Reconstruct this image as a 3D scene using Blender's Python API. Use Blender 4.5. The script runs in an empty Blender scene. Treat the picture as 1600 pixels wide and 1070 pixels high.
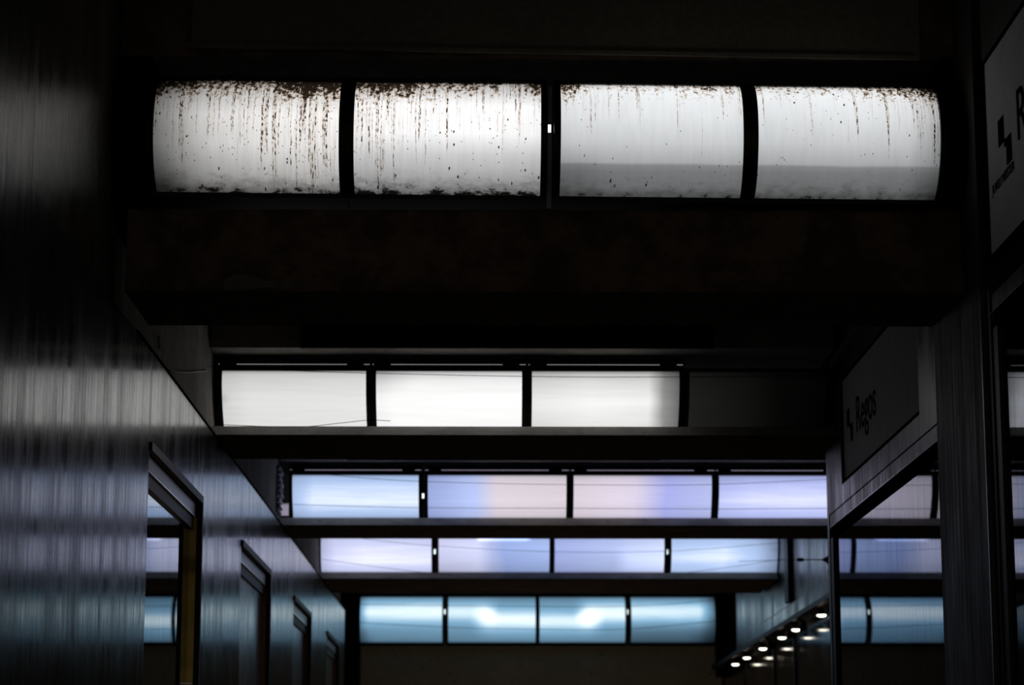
import bpy, math, random
from mathutils import Vector, Matrix
random.seed(7)
sc = bpy.context.scene
col = sc.collection
sc.view_settings.view_transform = 'Standard'
sc.view_settings.look = 'None'
sc.view_settings.exposure = 0
sc.view_settings.gamma = 1
sc.cycles.use_denoising = True
sc.cycles.max_bounces = 6
sc.cycles.sample_clamp_indirect = 4

# ------------------------------------------------------------ node helpers
class NT:
    def __init__(s, name):
        s.m = bpy.data.materials.new(name); s.m.use_nodes = True
        s.t = s.m.node_tree; s.t.nodes.clear()
        s.out = s.t.nodes.new('ShaderNodeOutputMaterial')
    def n(s, typ, **kw):
        nd = s.t.nodes.new(typ)
        for k, v in kw.items(): setattr(nd, k, v)
        return nd
    def put(s, sock, v):
        if isinstance(v, bpy.types.NodeSocket): s.t.links.new(v, sock)
        elif v is not None: sock.default_value = v
    def m_(s, op, a, b=None, c=None):
        nd = s.n('ShaderNodeMath', operation=op)
        for i, v in enumerate((a, b, c)):
            if v is not None: s.put(nd.inputs[i], v)
        return nd.outputs[0]
    def add(s, a, b): return s.m_('ADD', a, b)
    def sub(s, a, b): return s.m_('SUBTRACT', a, b)
    def mul(s, a, b): return s.m_('MULTIPLY', a, b)
    def mx(s, a, b): return s.m_('MAXIMUM', a, b)
    def ss(s, x, a, b, lo=0.0, hi=1.0):
        nd = s.n('ShaderNodeMapRange', interpolation_type='SMOOTHSTEP')
        s.put(nd.inputs['Value'], x); s.put(nd.inputs['From Min'], a); s.put(nd.inputs['From Max'], b)
        s.put(nd.inputs['To Min'], lo); s.put(nd.inputs['To Max'], hi)
        return nd.outputs['Result']
    def vec(s, x, y, z=0.0):
        nd = s.n('ShaderNodeCombineXYZ')
        for i, v in enumerate((x, y, z)): s.put(nd.inputs[i], v)
        return nd.outputs[0]
    def noise(s, v, scale=1.0, detail=2.0, rough=.5):
        nd = s.n('ShaderNodeTexNoise')
        s.put(nd.inputs['Vector'], v); nd.inputs['Scale'].default_value = scale
        nd.inputs['Detail'].default_value = detail; nd.inputs['Roughness'].default_value = rough
        return nd.outputs[0]
    def ramp(s, x, stops, interp='LINEAR'):
        nd = s.n('ShaderNodeValToRGB'); cr = nd.color_ramp; cr.interpolation = interp
        def c(v): return (v, v, v, 1) if not isinstance(v, tuple) else (*v, 1)
        cr.elements[0].position = stops[0][0]; cr.elements[0].color = c(stops[0][1])
        cr.elements[1].position = stops[-1][0]; cr.elements[1].color = c(stops[-1][1])
        for p, v in stops[1:-1]:
            e = cr.elements.new(p); e.color = c(v)
        s.put(nd.inputs[0], x)
        return nd.outputs[0]
    def mix(s, f, a, b, mode='MIX'):
        nd = s.n('ShaderNodeMix', data_type='RGBA', blend_type=mode)
        s.put(nd.inputs[0], f)
        for i, v in ((6, a), (7, b)):
            if isinstance(v, tuple): v = (*v, 1)
            s.put(nd.inputs[i], v)
        return nd.outputs[2]
    def pos(s):
        g = s.n('ShaderNodeNewGeometry'); x = s.n('ShaderNodeSeparateXYZ')
        s.t.links.new(g.outputs['Position'], x.inputs[0]); return g.outputs['Position'], x.outputs
    def bump(s, h, strength=.3, dist=.01):
        nd = s.n('ShaderNodeBump'); s.put(nd.inputs['Height'], h)
        nd.inputs['Strength'].default_value = strength; nd.inputs['Distance'].default_value = dist
        return nd.outputs[0]
    def pbr(s, color, rough=.6, metal=0.0, spec=.5, ior=1.5, bump=None, emis=None, es=0.0):
        p = s.n('ShaderNodeBsdfPrincipled')
        if isinstance(color, tuple): color = (*color, 1)
        s.put(p.inputs['Base Color'], color); s.put(p.inputs['Roughness'], rough); s.put(p.inputs['Metallic'], metal)
        p.inputs['Specular IOR Level'].default_value = spec; p.inputs['IOR'].default_value = ior
        if bump is not None: s.put(p.inputs['Normal'], bump)
        if emis is not None:
            s.put(p.inputs['Emission Color'], (*emis, 1) if isinstance(emis, tuple) else emis)
            s.put(p.inputs['Emission Strength'], es)
        s.t.links.new(p.outputs[0], s.out.inputs[0])
        return s.m

def plain(name, c, rough=.6, metal=0.0, spec=.5, grain=.25, scale=30):
    t = NT(name); P, _ = t.pos()
    n = t.noise(P, scale, 4, .6)
    f = t.ss(n, .3, .7, 1 - grain, 1 + grain)
    cc = t.n('ShaderNodeVectorMath', operation='SCALE'); cc.inputs[0].default_value = c
    t.put(cc.inputs['Scale'], f)
    return t.pbr(cc.outputs[0], rough, metal, spec, bump=t.bump(n, .15, .004))

def concrete(name, c1, c2, scale=6, rough=.85, chips=.0):
    t = NT(name); P, x = t.pos()
    n = t.noise(P, scale, 8, .65); n2 = t.noise(P, scale * 6, 6, .7)
    v = t.mix(t.ss(n, .35, .65), c1, c2)
    v = t.mix(t.ss(n2, .58, .7, 0, .8), v, tuple(k * .25 for k in c1))
    return t.pbr(v, rough, 0, .25, bump=t.bump(t.add(n, n2), .5, .012))

def cladding(name, c, rlo, rhi, yscale=34, metal=.35, bs=.35, spec=.5, bd=.0012, stain=True, spec_fade=None):
    """Vertically brushed, weathered sheet: streaks run up and down."""
    t = NT(name); P, x = t.pos()
    fine = t.noise(t.vec(0.0, t.mul(x[1], yscale * 3.2), t.mul(x[2], 1.1)), 1, 4, .65)
    wide = t.noise(t.vec(3.3, t.mul(x[1], yscale * .3), t.mul(x[2], .35)), 1, 3, .6)
    blot = t.noise(t.vec(7.1, t.mul(x[1], 7.0), t.mul(x[2], 3.0)), 1, 6, .7)
    f = t.add(t.mul(fine, .55), t.mul(wide, .45))
    k = t.ss(f, .36, .64)
    cc = t.mix(k, tuple(v * .35 for v in c), tuple(v * 1.5 for v in c))
    if stain: cc = t.mix(t.ss(blot, .56, .66, 0, .75), cc, tuple(v * .15 for v in c))
    r = t.ss(t.add(t.mul(f, .7), t.mul(blot, .3)), .38, .62, rhi, rlo)
    f2 = t.noise(t.vec(1.7, t.mul(x[1], yscale * 8.), t.mul(x[2], 1.3)), 1, 3, .6)
    m = t.pbr(cc, r, metal, spec, bump=t.bump(t.add(fine, t.mul(wide, .8)), bs, bd))
    if spec_fade:                                  # reflections faded via specular level, towards the passage mouth and lower down
        p = [n for n in t.t.nodes if n.type == 'BSDF_PRINCIPLED'][0]
        t.put(p.inputs['Specular IOR Level'], t.mul(t.ss(x[1], spec_fade[0], spec_fade[1], spec_fade[2], spec), t.mul(t.mul(t.ss(f, .40, .58, .28, 1.4), t.ss(f2, .40, .58, .55, 1.3)), t.ss(x[2], 1.9, 2.65, .22, 1.0))))
    return m

def glass(name, ior=1.5, tint=(.9, .95, 1), rough=.01):
    """A clear pane: what lies behind shows through, the street reflects by Fresnel."""
    t = NT(name); P, x = t.pos()
    fr = t.n('ShaderNodeFresnel'); fr.inputs[0].default_value = ior
    gl = t.n('ShaderNodeBsdfGlossy'); gl.inputs['Roughness'].default_value = rough; gl.inputs['Color'].default_value = (*tint, 1)
    st = t.noise(t.vec(0., t.mul(x[1], 90.), t.mul(x[2], 2.2)), 1, 3, .6)
    gc = t.mix(t.ss(st, .35, .7), tint, tuple(v * .78 for v in tint))
    t.put(gl.inputs['Color'], gc)
    tr = t.n('ShaderNodeBsdfTransparent'); tr.inputs[0].default_value = (.72, .76, .78, 1)
    mx = t.n('ShaderNodeMixShader')
    t.put(mx.inputs[0], fr.outputs[0]); t.put(mx.inputs[1], tr.outputs[0]); t.put(mx.inputs[2], gl.outputs[0])
    t.t.links.new(mx.outputs[0], t.out.inputs[0])
    return t.m

def emit(name, c, s):
    t = NT(name); e = t.n('ShaderNodeEmission'); e.inputs[0].default_value = (*c, 1); e.inputs[1].default_value = s
    t.t.links.new(e.outputs[0], t.out.inputs[0]); return t.m

def diffuser_mat(name, W, H, tint, vr, ur=((0, 1), (1, 1)), tubes=(), dirt=None, seed=0.0, gain=1.0, corners=(), white=None):
    """Back-lit acrylic: glow of unbuilt tubes painted into its emission, dimmed by dirt on its face."""
    t = NT(name)
    uv = t.n('ShaderNodeUVMap'); sp = t.n('ShaderNodeSeparateXYZ'); t.t.links.new(uv.outputs[0], sp.inputs[0])
    u, v = sp.outputs[0], sp.outputs[1]
    wob = t.mul(t.sub(t.noise(t.vec(t.mul(u, 2.5), t.mul(v, 2), seed), 1, 2), .5), .10)
    B = t.mul(t.ramp(t.add(v, t.mul(wob, .25)), list(vr)), t.ramp(t.add(u, wob), list(ur)))
    for (u0, u1, vc, w, a, su) in tubes:
        d = t.m_('DIVIDE', t.sub(t.add(v, t.mul(wob, .4)), vc), w)
        g = t.m_('EXPONENT', t.mul(t.mul(d, d), -1.0))
        e = t.mul(t.ss(t.add(u, wob), u0 - su, u0 + su), t.ss(t.add(u, wob), u1 - su, u1 + su, 1, 0))
        B = t.add(B, t.mul(t.mul(g, e), a))
    for (cu, cv, r, amt) in corners:         # soft loss of light where no tube reaches
        du = t.sub(u, cu); dv = t.mul(t.sub(v, cv), H / W * 1.6)
        dd = t.m_('SQRT', t.add(t.mul(du, du), t.mul(dv, dv)))
        B = t.mul(B, t.ss(dd, 0.0, r, 1 - amt, 1.0))
    # thin falloff at the rim of the sheet
    eu = t.m_('MINIMUM', u, t.sub(1.0, u)); ev = t.m_('MINIMUM', v, t.sub(1.0, v))
    B = t.mul(B, t.mul(t.ss(eu, -.005, .03, .55, 1), t.ss(ev, -.01, .07, .6, 1)))
    haze = t.noise(t.vec(t.mul(u, W * (60 if dirt else 3)), t.mul(v, H * (8 if dirt else 60)), seed + 2), 1, 5, .6)
    B = t.mul(B, t.ss(haze, .3, .7, 1.02, .96)); B = t.mul(B, gain)
    c = t.ramp(t.add(u, wob), tint) if isinstance(tint, list) else tint
    if isinstance(c, tuple):
        rgb = t.n('ShaderNodeRGB'); rgb.outputs[0].default_value = (*c, 1); c = rgb.outputs[0]
    if white: c = t.mix(t.ss(B, white[0], white[1], 0, white[2]), c, white[3] if len(white) > 3 else (1., 1., 1.))
    scl = t.n('ShaderNodeVectorMath', operation='SCALE'); t.put(scl.inputs[0], c); t.put(scl.inputs['Scale'], B)
    E = scl.outputs[0]
    if dirt:
        dens, crust, bot, dots = dirt        # dens and crust are ramps along the panel, as lists of stops
        U, V = t.mul(u, W), t.mul(v, H)
        dn = t.ramp(u, dens); cn = t.ramp(u, crust)
        ju = t.mul(t.sub(t.noise(t.vec(t.mul(U, 40.), t.mul(V, 35.), seed + 8), 1, 3), .5), .008)
        Uj = t.add(U, ju)
        s1 = t.noise(t.vec(t.mul(Uj, 190.), t.mul(V, 1.6), seed), 1, 2, .5)
        s2 = t.noise(t.vec(t.mul(U, 170.), t.mul(V, 80.), seed + 4), 1, 5, .65)
        ln = t.noise(t.vec(t.mul(U, 60.), 1.5, seed + 9), 1, 2, .5)
        reach = t.add(t.sub(v, t.mul(t.sub(1.0, ln), 1.7)), t.add(t.mul(dn, .55), .10))     # how far each run gets
        rm = t.ss(reach, -.02, .10)
        sv = t.add(s1, t.mul(t.sub(dn, .5), .10))
        streak = t.mul(t.mul(t.ss(sv, .60, .65), rm), t.ss(s2, .49, .56))
        halo = t.mul(t.mul(t.ss(sv, .51, .66), rm), t.add(.15, t.mul(t.ss(s2, .35, .6), .45)))
        fine = t.mul(t.ss(t.noise(t.vec(t.mul(Uj, 420.), t.mul(V, 2.2), seed + 11), 1, 2), .56, .70), t.mul(dn, .22))
        # clotted rust under the top edge, running down in tongues
        c1 = t.noise(t.vec(t.mul(U, 85.), t.mul(V, 70.), seed + 1), 1, 9, .74)
        c2 = t.noise(t.vec(t.mul(U, 34.), t.mul(V, 5.0), seed + 6), 1, 3, .6)
        av = t.ramp(v, [(.50, 0.0), (.68, .18), (.80, .40), (.92, .55), (1.0, .62)])
        cl = t.add(t.add(c1, t.mul(t.sub(c2, .5), .42)), t.add(t.mul(t.sub(av, .35), .68), t.mul(t.sub(cn, .75), .20)))
        clot = t.mul(t.ss(cl, .575, .615), t.ss(v, .42, .52)); clh = t.mul(t.ss(cl, .48, .60, 0, .75), t.ss(v, .42, .6))
        # soot along the lower edge
        b1 = t.noise(t.vec(t.mul(U, 22.), t.mul(V, 60.), seed + 3), 1, 7, .7)
        soot = t.ss(t.add(b1, t.mul(t.sub(bot, v), 4.2)), .58, .72)
        soot2 = t.ss(t.add(b1, t.mul(t.sub(bot + .10, v), 2.0)), .5, .95, 0, .7)
        # scattered flecks
        def flecks(sx, sy, r, thr, sd):
            vo = t.n('ShaderNodeTexVoronoi'); vo.inputs['Scale'].default_value = 1
            jit = t.mul(t.noise(t.vec(t.mul(U, 300.), t.mul(V, 300.), sd), 1, 2), .35)
            t.put(vo.inputs['Vector'], t.vec(t.add(t.mul(U, sx), jit), t.add(t.mul(V, sy), jit), sd))
            cs = t.n('ShaderNodeSeparateColor'); t.t.links.new(vo.outputs['Color'], cs.inputs[0])
            return t.mul(t.ss(vo.outputs['Distance'], r, r + .09, 1, 0), t.m_('GREATER_THAN', cs.outputs[0], thr))
        fl = t.mx(t.mul(flecks(75., 48., .15, 1 - dots * .22, seed), .97), t.mul(flecks(170., 110., .2, 1 - dots * .30, seed + 5), .85))
        E = t.mix(t.mx(t.mx(halo, clh), fine), E, t.mix(1.0, E, (.46, .27, .11), 'MULTIPLY'))
        E = t.mix(soot2, E, t.mix(1.0, E, (.30, .29, .27), 'MULTIPLY'))
        dark = t.mx(t.mx(streak, clot), t.mx(soot, fl))
        brown = t.mix(1.0, E, (.014, .008, .004), 'MULTIPLY')
        E = t.mix(t.mul(dark, .97), E, brown)
    return t.pbr((.05, .05, .05), .45, 0, .3, emis=E, es=1.0)

# ------------------------------------------------------------ mesh helpers
class MB:
    def __init__(s): s.v = []; s.f = []; s.uv = {}
    def box(s, x0, x1, y0, y1, z0, z1):
        b = len(s.v)
        for z in (z0, z1):
            for x, y in ((x0, y0), (x1, y0), (x1, y1), (x0, y1)): s.v.append((x, y, z))
        for q in ((3, 2, 1, 0), (4, 5, 6, 7), (0, 1, 5, 4), (1, 2, 6, 5), (2, 3, 7, 6), (3, 0, 4, 7)):
            s.f.append(tuple(b + i for i in q))
        return s
    def prism_x(s, poly, x0, x1):
        """poly: (y, z) outline, extruded along X"""
        b = len(s.v); n = len(poly)
        for x in (x0, x1):
            for y, z in poly: s.v.append((x, y, z))
        s.f.append(tuple(b + i for i in range(n))[::-1]); s.f.append(tuple(b + n + i for i in range(n)))
        for i in range(n): s.f.append((b + i, b + (i + 1) % n, b + n + (i + 1) % n, b + n + i))
        return s
    def prism_y(s, poly, y0, y1):
        """poly: (x, z)"""
        b = len(s.v); n = len(poly)
        for y in (y0, y1):
            for x, z in poly: s.v.append((x, y, z))
        s.f.append(tuple(b + i for i in range(n))); s.f.append(tuple(b + n + i for i in range(n))[::-1])
        for i in range(n): s.f.append((b + (i + 1) % n, b + i, b + n + i, b + n + (i + 1) % n))
        return s
    def tube(s, pts, r, n=8, caps=True):
        """round bar through pts; r number or list"""
        pts = [Vector(p) for p in pts]; k = len(pts)
        rs = r if isinstance(r, (list, tuple)) else [r] * k
        b = len(s.v)
        for i, p in enumerate(pts):
            d = (pts[min(i + 1, k - 1)] - pts[max(i - 1, 0)]).normalized()
            a = Vector((0, 0, 1)) if abs(d.z) < .9 else Vector((1, 0, 0))
            e1 = d.cross(a).normalized(); e2 = d.cross(e1)
            for j in range(n):
                t = 2 * math.pi * j / n
                s.v.append(tuple(p + rs[i] * (math.cos(t) * e1 + math.sin(t) * e2)))
        for i in range(k - 1):
            for j in range(n):
                a_, c_ = b + i * n + j, b + i * n + (j + 1) % n
                s.f.append((a_, c_, c_ + n, a_ + n))
        if caps:
            s.f.append(tuple(b + j for j in range(n))[::-1]); s.f.append(tuple(b + (k - 1) * n + j for j in range(n)))
        return s
    def build(s, name, mat, parent=None, bevel=0, smooth=False):
        me = bpy.data.meshes.new(name); me.from_pydata(s.v, [], s.f)
        me.materials.append(mat); me.validate(); me.update()
        import bmesh
        bm = bmesh.new(); bm.from_mesh(me); bmesh.ops.recalc_face_normals(bm, faces=bm.faces); bm.to_mesh(me); bm.free()
        o = bpy.data.objects.new(name, me); col.objects.link(o)
        if parent is not None: o.parent = parent
        if smooth:
            for p in me.polygons: p.use_smooth = len(p.vertices) == 4
        if bevel:
            m = o.modifiers.new('bevel', 'BEVEL'); m.width = bevel; m.segments = 2; m.limit_method = 'ANGLE'
        return o
def tag(o, label=None, cat=None, group=None, kind=None):
    for k, v in (('label', label), ('category', cat), ('group', group), ('kind', kind)):
        if v: o[k] = v
    return o
def thing(name, loc, label=None, cat=None, group=None, kind=None):
    o = bpy.data.objects.new(name, None); o.empty_display_size = .1; col.objects.link(o); o.location = loc
    return tag(o, label, cat, group, kind)
def struct(o): o['kind'] = 'structure'; return o

# ------------------------------------------------------------ materials
M = dict(
    clad=cladding('weathered_cladding', (.032, .031, .033), .11, .26, 34, .0, .8, .46, .0024, spec_fade=(5.2, 10.5, .12)),
    clad_up=cladding('dark_upper_cladding', (.045, .040, .033), .14, .32, 34, 0, .8, .11, .0024),
    steel=cladding('dull_steel_sheet', (.050, .055, .062), .22, .45, 16, .45, .3, .5, .0010),
    fascia=cladding('scuffed_fascia', (.045, .042, .044), .25, .5, 10, .35, .3, .5, .001),
    polished=cladding('polished_panel', (.035, .030, .036), .07, .14, 20, .0, .15, .10, .0006, False),
    stone=cladding('stained_pillar', (.022, .018, .014), .5, .75, 12, 0, .5, .22, .003),
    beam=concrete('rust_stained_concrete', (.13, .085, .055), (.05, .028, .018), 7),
    ledge=concrete('pale_ledge_plaster', (.42, .40, .37), (.28, .26, .24), 5),
    side=concrete('grey_render', (.34, .31, .28), (.20, .18, .165), 5),
    plaster=concrete('chipped_plaster', (.75, .75, .78), (.35, .35, .38), 22),
    end=concrete('brown_end_render', (.42, .385, .32), (.36, .33, .27), 3),
    board=plain('dark_board', (.020, .016, .013), .8, 0, .2),
    duct=plain('brown_board', (.10, .088, .066), .75, 0, .25, .15, 60),
    black=plain('black_frame', (.006, .006, .007), .5, 0, .25),
    rib=plain('black_lamp_rib', (.004, .0035, .003), .45, 0, .2),
    gap=plain('flat_black', (.002, .002, .002), 1, 0, 0),  # plain black without sheen, for frames and dark gaps
    brass=cladding('old_brass', (.50, .34, .09), .30, .5, 30, .9, .3, .5, .001),
    bronze=cladding('dark_bronze', (.16, .075, .03), .35, .5, 30, .7, .3, .5, .001),
    soffit=plain('grey_soffit', (.16, .17, .19), .35, .3, .5),
    alu=plain('bright_metal_edge', (.5, .5, .53), .25, .9, .5, .1),
    dullalu=plain('dull_metal_edge', (.03, .03, .033), .35, .7, .5, .1),
    sign=plain('white_sign_face', (.34, .34, .36), .7, 0, .15, .06, 12),
    ink=plain('navy_lettering', (.004, .004, .012), 1, 0, 0, .05),
    ink2=plain('grey_small_lettering', (.04, .04, .045), 1, 0, 0, .05),
    wire=plain('dark_wire', (.012, .012, .014), .5, 0, .3),
    blind=cladding('frosted_shop_panel', (.22, .27, .33), .18, .30, 8, .1, .12, .8, .001, False),
    floor=plain('dark_stone_floor', (.03, .03, .03), .4, 0, .4),
    inner=plain('dim_shop_interior', (.010, .010, .010), .9, 0, .1),
    glassL=glass('shop_window_glass', 2.0, (.92, .96, 1)),
    glassR=glass('dim_storefront_glass', 1.40, (.86, .90, 1)),
    bulb=emit('hot_spot_bulb', (1, .93, .78), 5), tubeend=emit('bare_tube_end', (.85, 1, .98), 1.6),
    leakw=emit('leak_glow_white', (.9, .92, .88), .20), leakp=emit('leak_glow_mauve', (.80, .70, .95), .34),
)

L, R1, R2 = -1.10, 1.40, 1.92       # left wall, near storefront, recessed right wall
# ------------------------------------------------------------ the shell
struct(MB().box(-2.7, 3.3, -1, 21.3, -.1, 0).build('floor', M['floor']))
struct(MB().box(-2.7, 3.3, -1, 21.3, 4.5, 4.6).build('ceiling', M['beam']))
struct(MB().box(-2.7, 3.3, 21.0, 21.2, 0, 4.5).box(-1.10, 1.97, 20.66, 21.0, 0, 2.925).build('wall_end', M['end']))

# left wall: sheets with open joints, window openings cut out
wins = [(7.74, 9.153), (10.68, 12.07), (13.58, 14.86), (16.37, 17.63)]
WT = 2.745; WTOP = 3.045
w = MB(); edges = [2.0, 3.1, 4.0, 4.85, 5.635, 6.44, 7.05, 7.74]
def sheets(ys, z0, z1):
    for a, b in zip(ys[:-1], ys[1:]): w.box(L - .05, L, a + .0015, b - .0015, z0, z1)
sheets([2.0, 3.1, 4.0, 4.85, 5.635, 6.44, 6.93], 0, 3.05)
sheets([6.93, 7.33, 7.74], 0, WTOP)
sheets([7.74, 8.06, 9.24], WT, WTOP)
full = [(9.153, 9.24), (9.24, 9.9), (9.9, 10.60), (10.60, 10.68), (12.07, 12.19), (12.19, 12.95), (12.95, 13.58), (14.86, 15.5), (15.5, 16.37), (17.63, 18.4)]
for a, b in full: w.box(L - .05, L, a + .0015, b - .0015, 0, WTOP if a > 9.2 else WT)
for a, b in ((10.68, 12.07), (13.58, 14.86), (16.37, 17.63)):
    w.box(L - .05, L, a, b, WT, WTOP)
struct(w.build('wall_left', M['clad']))
w2 = MB()
for a, b in zip([2.0, 3.1, 4.0, 4.85, 5.635, 6.44], [3.1, 4.0, 4.85, 5.635, 6.44, 6.93]): w2.box(L - .05, L - .001, a + .0015, b - .0015, 3.05, 4.4)
struct(w2.build('wall_left_top', M['clad_up']))
# backing wall behind the cladding, with the rendered strip above it
bk = MB().box(-2.6, -2.5, -1, 21, 0, 4.5)
for a, b in ((-1, 7.74), (9.20, 10.68), (12.10, 13.58), (14.90, 16.37), (17.68, 21.0)): bk.box(-1.26, L - .055, a, b, 0, 2.79)
bk.box(-1.26, L - .055, -1, 21, 2.79, 3.03)
struct(bk.build('wall_left_backing', M['gap']))
struct(MB().box(-1.30, -1.135, 6.96, 21.0, 3.05, 4.5).build('wall_left_upper', M['side']))
struct(MB().box(L - .03, L + .003, 7.4, 21.0, 3.046, 3.054).build('trim_1', M['gap']))

# left shop windows, each recessed, with lintel soffit and metal far jamb
for i, (a, b) in enumerate(wins):
    gx = L - .034
    wn = thing('window_%d' % (i + 1), (L, (a + b) / 2, 0), kind='structure')
    wn['label'] = ['nearest shop window in the left wall, mirroring the lamp rows beside a brass jamb',
                   'second shop window in the left wall, frosted blue grey panel with bronze jamb',
                   'third shop window in the left wall, small frosted panel',
                   'farthest shop window in the left wall near the end'][i]
    def loc(mb, name, mat, **k):
        cy = (a + b) / 2
        mb.v = [(x - L, y - cy, z) for x, y, z in mb.v]; return mb.build(name, mat, wn, **k)
    loc(MB().box(gx - .008, gx, a - .0, b - .018, .1, 2.63), 'pane', M['glassL'] if i == 0 else M['blind'])
    f = MB().box(L - .012, L + .010, a, b + .012, WT - .022, WT + .006)             # outer frame head
    f.box(L - .012, L + .010, b - .014, b + .012, .1, WT - .022)
    loc(f, 'outer_frame', M['black'])
    loc(MB().prism_x([(a, WT - .075), (a, WT - .024), (b - .014, WT - .024), (b - .014, WT - .075)], gx + .001, L - .014), 'lintel_face', M['soffit'])
    loc(MB().box(gx - .004, gx + .012, a, b - .030, 2.622, WT - .078), 'inner_frame', M['black'])
    loc(MB().box(gx + .012, gx + .022, a, b - .031, 2.666, 2.6695), 'edge_strip', M['alu'])
    loc(MB().box(gx - .0, L - .010, b - .034, b - .018, .1, WT - .079), 'jamb', M['brass'] if i == 0 else M['bronze'])
    if i == 0:
        loc(MB().box(gx, L - .014, b - .0355, b - .0345, 2.043, 2.048), 'jamb_joint', M['alu'])

# right side: near storefront with its pillar, then the recessed shop wall
struct(MB().box(2.9, 3.0, -1, 21, 0, 4.5).build('wall_right', M['inner']))
struct(MB().box(R1, R2 + .2, 9.935, 9.985, 0, 4.5).build('trim_2', M['fascia']))
s = MB()
s.box(R1 + .01, R1 + .12, 7.43, 9.93, 3.275, 4.5)
s.box(R1 + .01, R1 + .12, -1, 6.66, 3.67, 4.5)
struct(s.build('wall_right_upper', M['board']))
s = MB().box(R1, R1 + .1, 7.435, 9.93, 2.775, 2.850).box(R1, R1 + .1, 9.55, 9.93, 2.850, 3.275).box(R1, R1 + .1, 7.435, 7.78, 2.850, 3.275)
struct(s.build('trim_3', M['fascia']))
s = MB().box(R1 + .02, R1 + .11, 7.43, 9.55, 2.851, 3.275); struct(s.build('trim_4', M['black']))

def storefront(idx, y0, y1, top, label):
    wn = thing('window_%d' % idx, (R1, (y0 + y1) / 2, 0), kind='structure'); wn['label'] = label
    cy = (y0 + y1) / 2
    def loc(mb, name, mat, **k):
        mb.v = [(x - R1, y - cy, z) for x, y, z in mb.v]; return mb.build(name, mat, wn, **k)
    loc(MB().box(R1 + .015, R1 + .023, y0, y1 - .05, .1, top), 'pane', M['glassR'])
    loc(MB().box(R1 + .003, R1 + .09, y0, y1, top + .014, top + .066), 'lintel', M['fascia'])
    loc(MB().box(R1 + .010, R1 + .09, y0, y1, top - .03, top + .0125), 'inner_frame', M['gap'])
    e = MB(); yy = y0 + .02
    for k in range(3):
        e.box(R1 - .001, R1 + .004, yy, yy + (y1 - y0) / 3 - .04, top + .0135, top + .0155); yy += (y1 - y0) / 3
    loc(e, 'edge_strip', M['alu'])
    loc(MB().box(R1 + .003, R1 + .09, y1 - .075, y1, .1, top - .03), 'stile', M['black'])
    loc(MB().box(R1 + .0, R1 + .09, y0 - .002, y0 + .012, .1, top - .03), 'near_stile', M['dullalu'])
    return wn
storefront(5, 7.43, 9.93, 2.705, 'storefront window under the farther shop sign, reflecting the far lamp rows')
storefront(6, 3.0, 6.63, 2.935, 'nearest storefront window at the right edge, dark with faint reflections')
pl = thing('pillar', (R1, 7.06, 0), 'tall stained brown pillar between the two storefront windows', 'pillar')
o = MB().box(-.012, .14, -.37, .36, 0, 4.5).build('shaft', M['stone'], pl, bevel=.004)
MB().box(-.017, .02, -.385, -.372, 0, 3.02).build('corner_strip', M['dullalu'], pl)
MB().box(-.002, .1, -.44, -.387, 0, 3.02).build('dark_return', M['black'], pl)

# signs
def text_obj(body, size, x, y, z, mat, parent, name, sx=1.0, ext=.0008, shear=0.0):
    cu = bpy.data.curves.new('t', 'FONT'); cu.body = body; cu.size = size; cu.extrude = ext; cu.shear = shear
    ob = bpy.data.objects.new('t', cu); col.objects.link(ob)
    bpy.context.view_layer.update()
    me = bpy.data.meshes.new_from_object(ob.evaluated_get(bpy.context.evaluated_depsgraph_get()))
    bpy.data.objects.remove(ob); bpy.data.curves.remove(cu)
    me.transform(Matrix.Diagonal((sx, 1, 1, 1)))
    me.transform(Matrix(((0, 0, -1, x), (-1, 0, 0, y), (0, 1, 0, z), (0, 0, 0, 1))))
    me.materials.clear(); me.materials.append(mat); me.name = name
    o = bpy.data.objects.new(name, me); col.objects.link(o); o.parent = parent
    return o
def sign(y0, y1, z0, z1, xf, label, ty, tz, cap, logo_y, logo_z, k, wide, small=None):
    t = thing('shop_sign', (xf, (y0 + y1) / 2, z0), label, 'sign'); cy = (y0 + y1) / 2
    MB().box(0, .016, y0 - cy, y1 - cy, 0, z1 - z0).build('sign_face', M['sign'], t)
    fr = MB().box(-.004, .02, y1 - cy, y1 - cy + .055, -.015, z1 - z0 + .012).box(-.004, .02, y0 - cy, y1 - cy, -.015, 0).box(-.004, .02, y0 - cy, y1 - cy, z1 - z0, z1 - z0 + .012)
    fr.build('sign_frame', M['gap'], t)
    text_obj('Regos', cap / .70, -.001, ty - cy, tz - z0, M['ink'], t, 'lettering', wide)
    lg = MB()                                   # two stepped squares with a small one between
    def sq(dy, dz, a, b): lg.box(-.0015, 0, logo_y - cy - dy - a, logo_y - cy - dy, logo_z - z0 + dz, logo_z - z0 + dz + b)
    sq(0, .47 * k, .45 * k, .47 * k); sq(.60 * k, 0, .40 * k, .47 * k); sq(.44 * k, .36 * k, .12 * k, .13 * k)
    lg.build('logo', M['ink'], t)
    if small: text_obj(small, cap * .27, -.001, logo_y - cy - .02 + .12, tz - z0 - .062, M['ink2'], t, 'small_lettering', 1.1)
    return t
sign(5.0, 6.56, 3.10, 3.655, R1 - .004, 'large white shop sign, its navy squares logo cut by the right photo edge', 6.185, 3.325, .140, 6.41, 3.297, .158, 1.05, 'JUVELI MEISTER')
sign(7.80, 9.50, 2.865, 3.26, R1 + .006, 'dim white shop sign reading Regos above the storefront window', 9.17, 3.0, .140, 9.40, 2.99, .145, 1.0)

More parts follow.
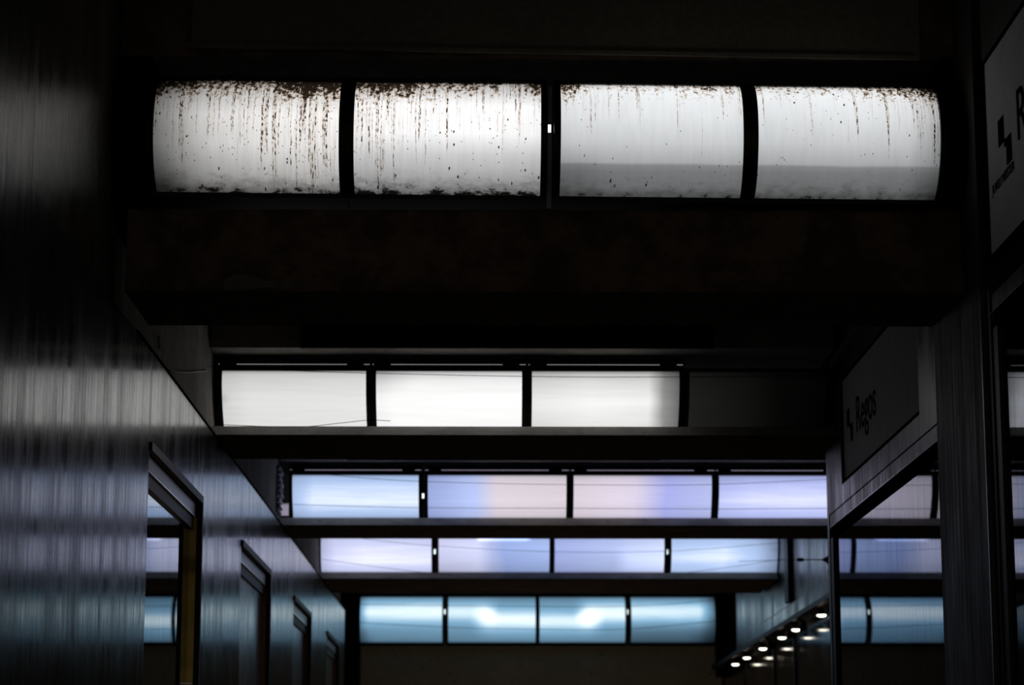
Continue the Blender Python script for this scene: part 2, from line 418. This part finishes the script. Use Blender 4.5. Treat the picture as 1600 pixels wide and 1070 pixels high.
# recessed right wall beyond the storefront
s = MB().box(R2, R2 + .06, 9.99, 15.27, 2.86, 4.5).box(R2, R2 + .06, 15.27, 17.0, 2.86, 4.5).box(R2, R2 + .06, 17.003, 18.9, 2.76, 4.5)
s.box(R2 - .012, R2 + .06, 9.99, 15.27, 2.76, 2.852).box(R2 - .004, R2 + .06, 15.27, 17.0, 2.76, 2.852)
struct(s.build('wall_right_far', M['steel']))
s = MB().box(R2 - .035, R2 + .08, 9.99, 21, 2.725, 2.76)
struct(s.build('trim_5', M['black']))
wn = thing('window_7', (R2 + .06, 15.4, 0), kind='structure'); wn['label'] = 'polished shop panels below the spotlight track, mirroring the spotlights'
ys = [9.99, 12.0, 13.86, 15.75, 16.9, 18.9, 21.0]
pn = MB()
for a, b in zip(ys[:-1], ys[1:]): pn.box(0, .02, a + .02 - 15.4, b - .02 - 15.4, .1, 2.722)
pn.build('pane', M['polished'], wn)
pp = MB()
for y in ys[1:-1]: pp.box(-.012, .02, y - .019 - 15.4, y + .019 - 15.4, .1, 2.722)
pp.build('mullion', M['black'], wn)
o = MB().box(-.03, .0, -.10, .08, 2.865, 3.5).build('downpipe', M['black']); o.location = (R2 - .002, 15.42, 0)
tag(o, 'black upright casing on the grey wall above the spotlight track', 'casing')
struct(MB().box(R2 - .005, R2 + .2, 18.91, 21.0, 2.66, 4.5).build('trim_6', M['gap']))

# spotlights on their track
tr = MB().box(-.015, .015, -4.35, 4.0, -.014, .0).build('light_track', M['black']); tr.location = (1.865, 14.9, 2.723)
tag(tr, 'black spotlight track running under the grey steel wall', 'track')
lit = [(18.78, 'lowest lit spotlight at the far end of the track'), (17.93, 'second lit spotlight from the far end of the track'),
       (16.87, 'third lit spotlight from the far end of the track'), (15.75, 'lit spotlight at the middle of the track between two dark ones'),
       (15.02, 'small lit spotlight second nearest on the track'), (13.85, 'nearest and brightest lit spotlight beside the storefront corner')]
def spot(y, label, on):
    t = thing('spotlight', (1.895, y, 2.662), label, 'spotlight', 'spotlights along the track')
    MB().tube([(-.03, 0, .062), (-.03, 0, .045), (-.012, 0, .03)], .007, 8).build('stem', M['black'], t)
    if on:
        MB().tube([(0, 0, .042), (0, 0, .03), (0, 0, .014), (0, 0, .004)], [.012, .016, .023, .027], 16).build('lamp_body', M['black'], t, smooth=True)
        MB().tube([(0, 0, .004), (0, 0, -.003), (0, 0, -.008)], [.0265, .025, .012], 16).build('bulb', M['bulb'], t, smooth=True)
    else:
        MB().tube([(0, .01, .04), (0, .004, .028), (0, 0, -.03)], [.014, .021, .022], 16).build('lamp_body', M['black'], t, smooth=True)
for y, l in lit: spot(y, l, True)
for y, l in ((16.40, 'dark spotlight hanging on the track, third nearest of the unlit ones'), (15.32, 'dark spotlight hanging between the two middle lit spotlights'),
             (14.68, 'dark spotlight on the track nearest the storefront corner')): spot(y, l, False)
cb = MB(); pts = []
for y0, y1 in ((13.9, 14.68), (14.7, 15.02), (15.05, 15.75), (15.8, 16.4)):
    for k in range(7):
        f = k / 6; pts.append((1.885, y0 + (y1 - y0) * f, 2.706 - .035 * math.sin(math.pi * f)))
cb.tube(pts, .003, 6); tag(cb.build('spotlight_cable', M['wire']), 'slack black cable looping along under the spotlight track', 'cable')

# flange with turnbuckle that holds a wire
t = thing('wire_anchor', (R2, 13.62, 2.958), 'dark conical wall flange with a thin rod, beside the storefront corner', 'anchor')
MB().tube([(0, 0, 0), (-.006, 0, 0), (-.02, 0, 0), (-.045, 0, 0)], [.040, .038, .018, .005], 16).build('flange', M['black'], t, smooth=True)
MB().tube([(-.04, 0, 0), (-.09, 0, .001), (-.15, 0, 0)], .0035, 6).build('rod', M['wire'], t)
MB().tube([(-.145, 0, 0), (-.155, 0, 0), (-.18, 0, 0), (-.19, 0, 0)], [.003, .011, .011, .003], 8).build('turnbuckle', M['black'], t, smooth=True)
MB().tube([(0, .004, -.012), (-.012, 0, -.06), (-.004, 0, -.13), (-.006, 0, -.22)], .0025, 6).build('hanging_lead', M['wire'], t)

# ------------------------------------------------------------ beams and bulkheads
def ragged(x0, x1, z, amp, n, rnd):
    return [(x0 + (x1 - x0) * i / n, z + rnd.uniform(-amp, amp)) for i in range(n + 1)]
def beam(y0, y1, z0, zl, x1, label, ch=.08):
    """deep slab: sloping ledge in front, flat underside, its shade put into a darker material"""
    t = thing('ceiling_beam', ((L + x1) / 2, (y0 + y1) / 2, z0), label, 'beam'); cx, cy = (L + x1) / 2, (y0 + y1) / 2
    p = [(y0 - cy, .004), (y1 - cy, .004), (y1 - cy, zl - z0), (y0 + ch - cy, zl - z0)]
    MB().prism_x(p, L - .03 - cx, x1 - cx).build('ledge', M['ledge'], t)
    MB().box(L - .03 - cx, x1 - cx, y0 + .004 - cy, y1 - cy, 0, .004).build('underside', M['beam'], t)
    return t
# beam 1: tall dark rusty face below the near lamp row
t = thing('ceiling_beam', (.15, 7.2, 3.075), 'deep rust-stained beam right under the nearest, streaked lamp row', 'beam')
MB().box(-1.22, 1.24, -.26, .24, 0, .25).build('face', M['beam'], t)
MB().box(-1.22, 1.24, -.275, -.262, .0, .062).build('lower_band', M['beam'], t)
pt = [(-.96 + .03, .002), (-.86, .004), (-.80, .010), (-.74, .006), (-.70, .018), (-.80, .03), (-.86, .048), (-.90, .05), (-.93, .03)]
MB().prism_y(pt, -.278, -.276).build('plaster_patch', M['duct'], t)
beam(9.66, 10.33, 3.062, 3.113, 1.40, 'dark beam with a pale front ledge under the second lamp row')
beam(12.85, 13.48, 3.060, 3.112, 1.90, 'beam with a mauve-lit front ledge under the third lamp row')
beam(15.95, 17.0, 3.060, 3.108, 1.90, 'beam with a dim front ledge under the fourth lamp row', .06)

struct(MB().box(L - .03, R1, 6.955, 7.45, 3.80, 4.5).build('trim_7', M['beam']))
fp = thing('fascia_panel', (.18, 6.93, 3.80), 'wide plain brown panel above the nearest lamp row', 'panel')
MB().box(-1.075, 1.085, -.006, .012, .012, .69).build('board', M['duct'], fp)
MB().box(-1.09, 1.10, -.012, -.002, .0, .012).box(1.085, 1.10, -.012, -.002, .012, .69).build('moulding', M['duct'], fp)
fp.rotation_euler[1] = math.radians(.85)
# end blocks beside lamp row 1
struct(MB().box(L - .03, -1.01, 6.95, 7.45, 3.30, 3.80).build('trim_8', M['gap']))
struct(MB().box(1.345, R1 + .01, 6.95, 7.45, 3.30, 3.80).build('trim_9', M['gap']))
bulk = None
for k, (y, x1) in enumerate(((9.60, 1.39), (12.83, 1.91), (15.95, 1.91))):
    b_ = struct(MB().box(-1.13, x1, y, y + .8, 3.412, 4.5).build('trim_%d' % (10 + k), M['ledge'] if k else M['side']))
    bulk = bulk or b_
for y, nm in ((9.585, 'second'), (12.815, 'third')):
    o = MB().box(-.835, .835, 0, .012, 0, .55).build('ceiling_board', M['board']); o.location = (.07, y - .003, 3.408)
    tag(o, 'long dark board hung over the %s lamp row' % nm, 'board')
# small lit sliver where the plaster shows past the board on bay 2
MB().prism_y([(.907, 3.41), (.962, 3.55), (.962, 3.71), (.907, 3.71)], 9.588, 9.602).build('plaster_strip', M['side'], bulk)
struct(MB().box(-1.13, 1.92, 20.45, 20.99, 3.37, 4.5).build('trim_14', M['end']))
bl = [(-.95, -.87), (-.62, -.50), (-.25, -.08), (.42, .48), (.90, .95), (1.0, 1.02), (1.08, 1.13), (1.45, 1.8)]
q = MB()
for a, b in bl: q.box(a, b, 20.43, 20.448, 3.385, 3.41)
struct(q.build('trim_15', M['side']))
struct(MB().box(-1.13, 1.92, 20.35, 20.44, 3.36, 3.375).build('trim_16', M['gap']))
struct(MB().box(-1.28, L + .004, 18.42, 20.99, 0, 3.5).build('trim_17', M['gap']))  # black box standing in for the dark gap beside the far row
# chipped plaster beside the third lamp row
rr = random.Random(3)
o = MB()
for k in range(9):
    z = 3.118 + k * .029; wd = rr.uniform(.012, .030)
    o.prism_y([(-1.132, z), (-1.132 + wd, z + rr.uniform(0, .01)), (-1.132 + wd * rr.uniform(.6, 1.2), z + .02), (-1.132, z + .029)], 12.72 + rr.uniform(0, .04), 12.90)
o.v = [(x + 1.13, y - 12.95, z - 3.115) for x, y, z in o.v]
o = o.build('plaster_edge', M['plaster']); o.location = (-1.13, 12.95, 3.115)
tag(o, 'ragged chipped white plaster at the left end of the third lamp row', 'plaster')

# ------------------------------------------------------------ lamps
def profile(kind, H, s, n=18):
    """front outline of the diffuser in (y, z); y is negative towards the viewer"""
    pts = []
    if kind == 'round':
        Rr = ((H / 2) ** 2 + s * s) / (2 * s); A = math.asin((H / 2) / Rr)
        for i in range(n + 1):
            th = -A + 2 * A * i / n
            pts.append((-(Rr * math.cos(th) - Rr * math.cos(A)), H / 2 + Rr * math.sin(th)))
    else:
        for i in range(n + 1):
            v = i / n; pts.append((s * (1 - v) ** 2.2 + .012 * max(0, (v - .8) / .2) ** 2, H * v))
    return pts
def lamp(row, idx, x0, x1, yb, z0, z1, kind, s, depth, rib, mat, label, group, tube=None, slot=None, roll=0.0):
    H = z1 - z0; W = x1 - x0
    t = thing('light_box', ((x0 + x1) / 2, yb, z0), label, 'light', group)
    t.rotation_euler[1] = roll
    P = profile(kind, H, s)
    a, b = -W / 2, W / 2
    # diffuser sheet
    mb = MB(); nu = 6
    for i in range(nu + 1):
        for y, z in P: mb.v.append((a + rib * .6 + (W - rib * 1.2) * i / nu, y, z))
    m = len(P)
    for i in range(nu):
        for j in range(m - 1): mb.f.append((i * m + j, (i + 1) * m + j, (i + 1) * m + j + 1, i * m + j + 1))
    me = bpy.data.meshes.new('diffuser'); me.from_pydata(mb.v, [], mb.f); me.materials.append(mat)
    uv = me.uv_layers.new(name='UVMap')
    for pgn in me.polygons:
        pgn.use_smooth = True
        for li in pgn.loop_indices:
            c = me.vertices[me.loops[li].vertex_index].co
            uv.data[li].uv = ((c.x - a) / W, c.z / H)
    o = bpy.data.objects.new('diffuser', me); col.objects.link(o); o.parent = t
    # side ribs: curved plates closing the box
    out = [(y - .014, z) for y, z in P]
    poly = [(depth, 0)] + out + [(depth, H)]
    for xa, xb in ((a, a + rib), (b - rib, b)):
        MB().prism_x(poly, xa, xb).build('rib', M['rib'], t)
    yb0 = P[0][0] - .012; yt = P[-1][0] - .012
    bz = .014 if kind == 'round' else .012
    MB().box(a, b, yb0, depth, -bz, 0).build('bottom_rail', M['rib'], t)
    tz = .012 if slot is None else .050
    MB().box(a, b, yt, depth, H, H + tz).build('top_rail', M['rib'], t)
    MB().box(a, b, depth, depth + .012, 0, H).build('back_plate', M['rib'], t)
    if slot:
        MB().box(a + .004, b - .004, yt - .003, yt, H + .0245, H + .0272).build('leak_glow', slot, t)  # emissive strip standing in for light leaking above the diffuser
        for cx in (a + W * .07, a + W * .90):
            MB().box(cx - .035, cx + .035, yt - .010, yt - .0035, H + .014, H + .036).build('clip', M['rib'], t)
    if row == 3 and idx == 0:
        MB().box(a - .042, a - .002, .02, .03, .004, .068).build('side_glow', M['leakp'], t)  # emissive tab standing in for tube light escaping at the side
    if tube is not None:
        zt, r, yf = tube
        MB().tube([(b - rib - .01, yf, zt), (b + .010, yf, zt)], r, 12).build('tube_end', M['tubeend'], t)
        if kind == 'round': MB().box(b + .0005, b + .0155, .02, .03, -.03, H).build('slit_backing', M['sign'], t)  # pale backing added so the slit between boxes reads as lit
    return t

def row(rw, edges, yb, z0, z1, kind, s, depth, rib, specs, group, tubes={}, slot=None, roll=0.0, gap={}, nos=()):
    for i in range(len(edges) - 1):
        x0, x1 = edges[i], edges[i + 1]
        g = gap.get(i, .0015); g0 = gap.get(i - 1, .0015)
        sp = specs[i]
        W = x1 - x0
        mat = diffuser_mat('lit_diffuser', W, z1 - z0, **sp['m'])
        zz = -math.tan(roll) * ((x0 + x1) / 2 - .165)
        lamp(rw, i, x0 + g0, x1 - g, yb, z0 + zz, z1 + zz, kind, s, depth, rib, mat, sp['l'], group, tubes.get(i), None if i in nos else slot, roll)

# row 1 (nearest): grey-white, rust-run acrylic
wh = (1.0, .99, .975); cw = (.955, .98, 1.0)
R1s = [
 dict(l='rust-streaked curved light box at the left end of the nearest row',
      m=dict(tint=wh, vr=((0, .20), (.12, .45), (.35, .82), (.6, .98), (.85, .66), (1, .28)),
             ur=((0, .12), (.12, .30), (.33, .70), (.55, .90), (.8, 1.0), (1, 1.05)), corners=((0, 0, .30, .6), (0, 1, .3, .75)),
             dirt=([(0, .62), (.4, .80), (.75, 1.1), (1, 1.2)], [(0, .75), (.5, .6), (.7, .9), (1, 1.05)], .05, .50), seed=1.7)),
 dict(l='brightest curved light box of the nearest row, rust runs mostly on its left half',
      m=dict(tint=(.99, .99, 1.0), vr=((0, .22), (.12, .38), (.28, .62), (.45, 1.0), (.7, 1.08), (.88, .66), (1, .45)),
             ur=((0, .95), (.3, 1.0), (.75, 1.0), (1, .90)),
             dirt=([(0, 1.1), (.3, .85), (.65, .45), (1, .35)], [(0, 1.0), (.3, .75), (.6, .35), (.8, .25), (1, .65)], .055, .28), seed=12.3)),
 dict(l='third curved light box of the nearest row, few drips, grey lower band',
      m=dict(tint=cw, vr=((0, .13), (.17, .19), (.215, .24), (.235, .40), (.40, .62), (.62, .82), (.88, .95), (1, .80)),
             ur=((0, .86), (.1, .95), (.5, 1.0), (.9, 1.0), (1, .88)), corners=((0, 0, .4, .35),),
             dirt=([(0, .5), (.15, .15), (.6, .1), (1, .25)], [(0, .55), (.14, .35), (.2, .0), (.6, .05), (.65, .25), (.8, .2), (1, .0)], .025, .07), seed=23.1)),
 dict(l='right end light box of the nearest row, rust specks in its top right corner',
      m=dict(tint=cw, vr=((0, .13), (.17, .19), (.215, .24), (.235, .40), (.40, .60), (.62, .80), (.85, .95), (1, .82)),
             ur=((0, .95), (.5, 1.0), (.8, .92), (.92, .62), (1, .30)), corners=((1, 1, .22, .85), (1, 0, .25, .45)),
             dirt=([(0, .1), (.6, .12), (.85, .5), (1, 1.0)], [(0, .1), (.5, .05), (.72, .3), (.9, .75), (1, 1.0)], .03, .12), seed=34.9)),
]
row(1, [-1.005, -.422, .174, .757, 1.332], 6.93, 3.362, 3.707, 'round', .125, .30, .020, R1s, 'curved light boxes of the nearest row',
    tubes={1: (.185, .012, -.085)}, roll=math.radians(.50), gap={1: .009})

# row 2: neutral white, last box unlit
R2s = [
 dict(l='left end light box of the second row, evenly pale grey white', m=dict(tint=(1, 1, .985), vr=((0, .78), (.5, .80), (.85, .66), (1, .52)), ur=((0, .78), (.2, .95), (1, 1)), corners=((0, .5, .1, .3),), seed=2.)),
 dict(l='bright white light box, second in the second row', m=dict(tint=(1, 1, .995), vr=((0, .95), (.5, 1.02), (.8, .88), (1, .55)), ur=((0, .90), (.15, 1), (1, 1)), corners=((0, 1, .35, .3),), seed=5.)),
 dict(l='white light box dimming at its right end, third in the second row', m=dict(tint=(1, 1, .98), vr=((0, .78), (.45, .96), (.8, .72), (1, .45)), ur=((0, .86), (.4, 1), (.78, .95), (.88, .32), (1, .12)), seed=8.)),
 dict(l='unlit dark light box at the right end of the second row', m=dict(tint=(1, 1, .92), vr=((0, .015), (.5, .014), (1, .009)), ur=((0, .9), (.3, .5), (.62, .12), (1, .02)), seed=9.)),  # faint glow from the left put into the emission, though off
]
row(2, [-1.118, -.488, .150, .795, 1.398], 9.75, 3.122, 3.345, 'lean', .13, .34, .019, R2s, 'light boxes of the second row', slot=M['leakw'], nos=(3,))
# row 3: blue to pink
bl, pk = (.62, .74, 1.0), (.80, .72, .80)
R3s = [
 dict(l='clear blue light box at the left end of the third row', m=dict(white=(.8,1.25,.6), tint=(.50, .66, 1.0), vr=((0, .72), (.35, 1.12), (.7, 1.0), (1, .72)), ur=((0, .72), (.18, 1), (1, 1)), seed=3.)),
 dict(l='light box turning from blue to pink, second in the third row', m=dict(tint=[(0, (.42, .52, .92)), (.34, (.52, .62, 1.0)), (.5, pk), (1, pk)], vr=((0, .80), (.4, 1.0), (.8, .92), (1, .75)), ur=((0, .8), (.3, 1), (1, .93)), seed=6.)),
 dict(l='light box turning from pink to violet blue, third in the third row', m=dict(tint=[(0, pk), (.45, (.80, .72, .88)), (.66, (.46, .50, .96)), (1, (.56, .62, 1.0))], vr=((0, .80), (.4, 1.0), (.8, .92), (1, .72)), ur=((0, .92), (.3, 1), (1, .9)), seed=11.)),
 dict(l='violet blue light box of the third row, cut off by the storefront corner', m=dict(white=(.85,1.25,.5), tint=(.52, .58, 1.0), vr=((0, .85), (.4, 1.12), (.75, .95), (1, .65)), ur=((0, .88), (.3, 1), (1, 1)), seed=14.)),
]
row(3, [-1.083, -.360, .430, 1.213, 1.900], 12.92, 3.122, 3.343, 'lean', .11, .34, .018, R3s, 'light boxes of the third row', tubes={0: (.115, .013, .060)}, slot=M['leakp'], gap={0: .007})
lv = (.72, .76, 1.0)
R4s = [
 dict(l='lavender white light box at the left end of the fourth row', m=dict(white=(.9,1.25,.6), tint=(.66, .70, 1.0), vr=((0, .80), (.3, 1.1), (.7, 1.0), (1, .82)), ur=((0, .62), (.14, .95), (.4, 1.05), (1, 1)), seed=4.)),
 dict(l='light box with a thin bright line at its top edge, second in the fourth row', m=dict(tint=[(0, (.70, .72, 1.0)), (.38, (.68, .72, 1.0)), (.6, (.40, .52, .95)), (1, (.46, .60, 1.0))], vr=((0, .60), (.35, .85), (.7, .98), (1, .85)), ur=((0, .95), (.35, 1.1), (.5, .92), (1, .95)), tubes=((.36, .80, .955, .05, 1.3, .03),), seed=7.)),
 dict(l='soft blue light box with a darker lower left, third in the fourth row', m=dict(tint=[(0, (.46, .55, 1.0)), (.5, (.52, .62, 1.0)), (1, (.64, .72, 1.0))], vr=((0, .62), (.35, .85), (.7, .95), (1, .8)), ur=((0, .88), (.6, 1), (1, 1.05)), tubes=((.62, 1.2, .3, .35, .3, .1),), seed=10.)),
 dict(l='right end light box of the fourth row, dimming at its right edge', m=dict(white=(.9,1.25,.6), tint=(.50, .66, 1.0), vr=((0, .80), (.4, 1.1), (.7, 1.0), (1, .75)), ur=((0, .95), (.5, 1.05), (.78, .85), (1, .30)), seed=13.)),
]
row(4, [-1.140, -.365, .412, 1.182, 1.930], 16.02, 3.120, 3.345, 'lean', .10, .5, .016, R4s, 'light boxes of the fourth row',
    tubes={0: (.135, .016, .060), 2: (.135, .016, .060)}, gap={0: .008, 2: .008})
cy = (.34, .67, .97); base = ((0, .30), (.2, .42), (.5, .55), (.8, .48), (1, .26))
R5s = [
 dict(l='cyan light box at the left end of the far wall row', m=dict(white=(.6,1.25,1.0,(.84,.97,1.)), tint=cy, vr=base, ur=((0, .25), (.15, .9), (1, 1)), tubes=((.1, 1.3, .66, .25, .62, .10),), corners=((0, 0, .3, .6),), seed=5.)),
 dict(l='cyan light box, second from the left in the far wall row', m=dict(white=(.6,1.25,1.0,(.84,.97,1.)), tint=cy, vr=base, ur=((0, .95), (1, 1)), tubes=((-.3, .50, .66, .22, .55, .12), (.38, 1.3, .47, .25, .62, .14)), seed=15.)),
 dict(l='cyan light box with a brighter right half, third in the far wall row', m=dict(white=(.6,1.25,1.0,(.84,.97,1.)), tint=cy, vr=base, ur=((0, 1), (1, 1)), tubes=((-.3, .66, .43, .22, .55, .12), (.50, 1.3, .64, .25, .62, .12)), seed=25.)),
 dict(l='cyan light box at the right end of the far wall row, fading grey below', m=dict(white=(.6,1.25,1.0,(.84,.97,1.)), tint=cy, vr=((0, .12), (.2, .22), (.5, .45), (.8, .42), (1, .16)), ur=((0, 1), (.8, .9), (1, .25)), tubes=((-.3, .88, .66, .25, .62, .10),), corners=((1, 0, .4, .6),), seed=35.)),
]
row(5, [-1.150, -.378, .403, 1.170, 1.922], 20.62, 2.950, 3.335, 'round', .12, .34, .016, R5s, 'cyan light boxes on the far wall',
    tubes={0: (.255, .020, -.075), 2: (.255, .020, -.075)}, gap={0: .010, 2: .010})

# ------------------------------------------------------------ wires strung across
def wire(pts, label, r=.0013):
    c = Vector(pts[0]); P = [Vector(p) for p in pts]; out = []
    for i in range(len(P) - 1):                 # smooth Catmull-Rom through the points
        p0, p1, p2, p3 = P[max(i - 1, 0)], P[i], P[i + 1], P[min(i + 2, len(P) - 1)]
        for k in range(6):
            t = k / 6
            out.append(.5 * ((2 * p1) + (p2 - p0) * t + (2 * p0 - 5 * p1 + 4 * p2 - p3) * t * t + (3 * p1 - p0 - 3 * p2 + p3) * t ** 3))
    out.append(P[-1])
    o = MB().tube([p - c for p in out], r, 5).build('wire', M['wire']); o.location = c
    tag(o, label, 'wire')
wire([(-1.135, 9.5, 3.317), (-.718, 9.5, 3.297), (.127, 9.5, 3.278), (.751, 9.5, 3.277), (1.40, 9.5, 3.283)], 'thin wire crossing just under the top edge of the second lamp row')
wire([(-1.10, 9.6, 3.098), (-.786, 9.6, 3.088), (-.606, 9.6, 3.104), (-.491, 9.6, 3.116), (-.40, 9.6, 3.113)], 'short stray wire in front of the lower left of the second lamp row')
wire([(-1.13, 8.06, 3.085), (-1.12, 8.4, 3.105), (-1.115, 8.75, 3.16), (-1.13, 9.5, 3.30)], 'kinked dark wire over the grey strip of wall left of the second lamp row', .003)
wire([(-1.135, 12.7, 3.348), (-.832, 12.7, 3.312), (-.375, 12.7, 3.279), (.386, 12.7, 3.263), (1.166, 12.7, 3.264), (1.915, 12.7, 3.30)], 'upper thin wire across the third lamp row')
wire([(-1.136, 12.7, 3.158), (-.371, 12.7, 3.139), (.386, 12.7, 3.137), (1.164, 12.7, 3.134), (1.905, 12.7, 3.139)], 'lower thin wire across the third lamp row')
wire([(-1.135, 15.8, 3.35), (-.669, 15.8, 3.292), (-.342, 15.8, 3.263), (.395, 15.8, 3.226), (1.175, 15.8, 3.231), (1.915, 15.8, 3.288)], 'sagging wire across the upper part of the fourth lamp row')
wire([(-1.11, 15.8, 3.178), (-.818, 15.8, 3.137), (-.483, 15.8, 3.095), (-.191, 15.8, 3.066)], 'slanting wire over the left box of the fourth lamp row')
wire([(1.24, 15.99, 3.100), (1.609, 15.85, 3.136), (1.925, 15.8, 3.182)], 'slanting wire over the right box of the fourth lamp row')
wire([(1.40, 13.62, 2.948), (1.60, 13.62, 2.955), (1.735, 13.62, 2.958)], 'thin wire pulled out from the conical wall flange')
wire([(-1.136, 20.0, 3.225), (-.346, 20.0, 3.213), (1.122, 20.0, 3.209), (1.885, 20.0, 3.262)], 'upper wire across the cyan far wall lamps', .0022)
wire([(-1.14, 20.0, 3.078), (-.345, 20.0, 3.034), (.393, 20.0, 3.019), (1.131, 20.0, 3.022), (1.925, 20.0, 3.095)], 'lower wire across the cyan far wall lamps', .0022)
hk = MB().tube([(.0, .02 * math.cos(a), .02 * math.sin(a)) for a in [math.radians(60 + 30 * k) for k in range(10)]], .0025, 6).build('wall_hook', M['wire'])
hk.location = (-1.130, 8.12, 3.15); tag(hk, 'small curled hook on the grey strip of wall above the left cladding', 'hook')

# ------------------------------------------------------------ light and camera
for nm, lc, e, r in (('added_fill', (.4, 18.2, 1.2), 8.0, .15), ('added_fill', (.2, 13.6, 1.0), 2.0, .15)):  # warm fill lamps added below view to lift end wall and beam undersides
    ld = bpy.data.lights.new(nm, 'POINT'); ld.energy = e; ld.color = (1, .78, .52); ld.shadow_soft_size = r
    lo = bpy.data.objects.new(nm, ld); lo.location = lc; col.objects.link(lo)
w = bpy.data.worlds.new('world'); sc.world = w; w.use_nodes = True
bg = w.node_tree.nodes.get('Background') or w.node_tree.nodes.new('ShaderNodeBackground')
bg.inputs[0].default_value = (1.0, .93, .82, 1); bg.inputs[1].default_value = .20
cam = bpy.data.cameras.new('camera'); co = bpy.data.objects.new('camera', cam); col.objects.link(co)
cam.lens = 85.0; cam.sensor_width = 36; cam.clip_end = 100; cam.clip_start = .05
co.location = (0, 0, 1.6)
co.rotation_euler = (math.radians(90 + 10.82), 0, math.radians(-.521))
cam.dof.use_dof = True; cam.dof.focus_distance = 7.2; cam.dof.aperture_fstop = 5.6; cam.dof.aperture_blades = 9
sc.camera = co
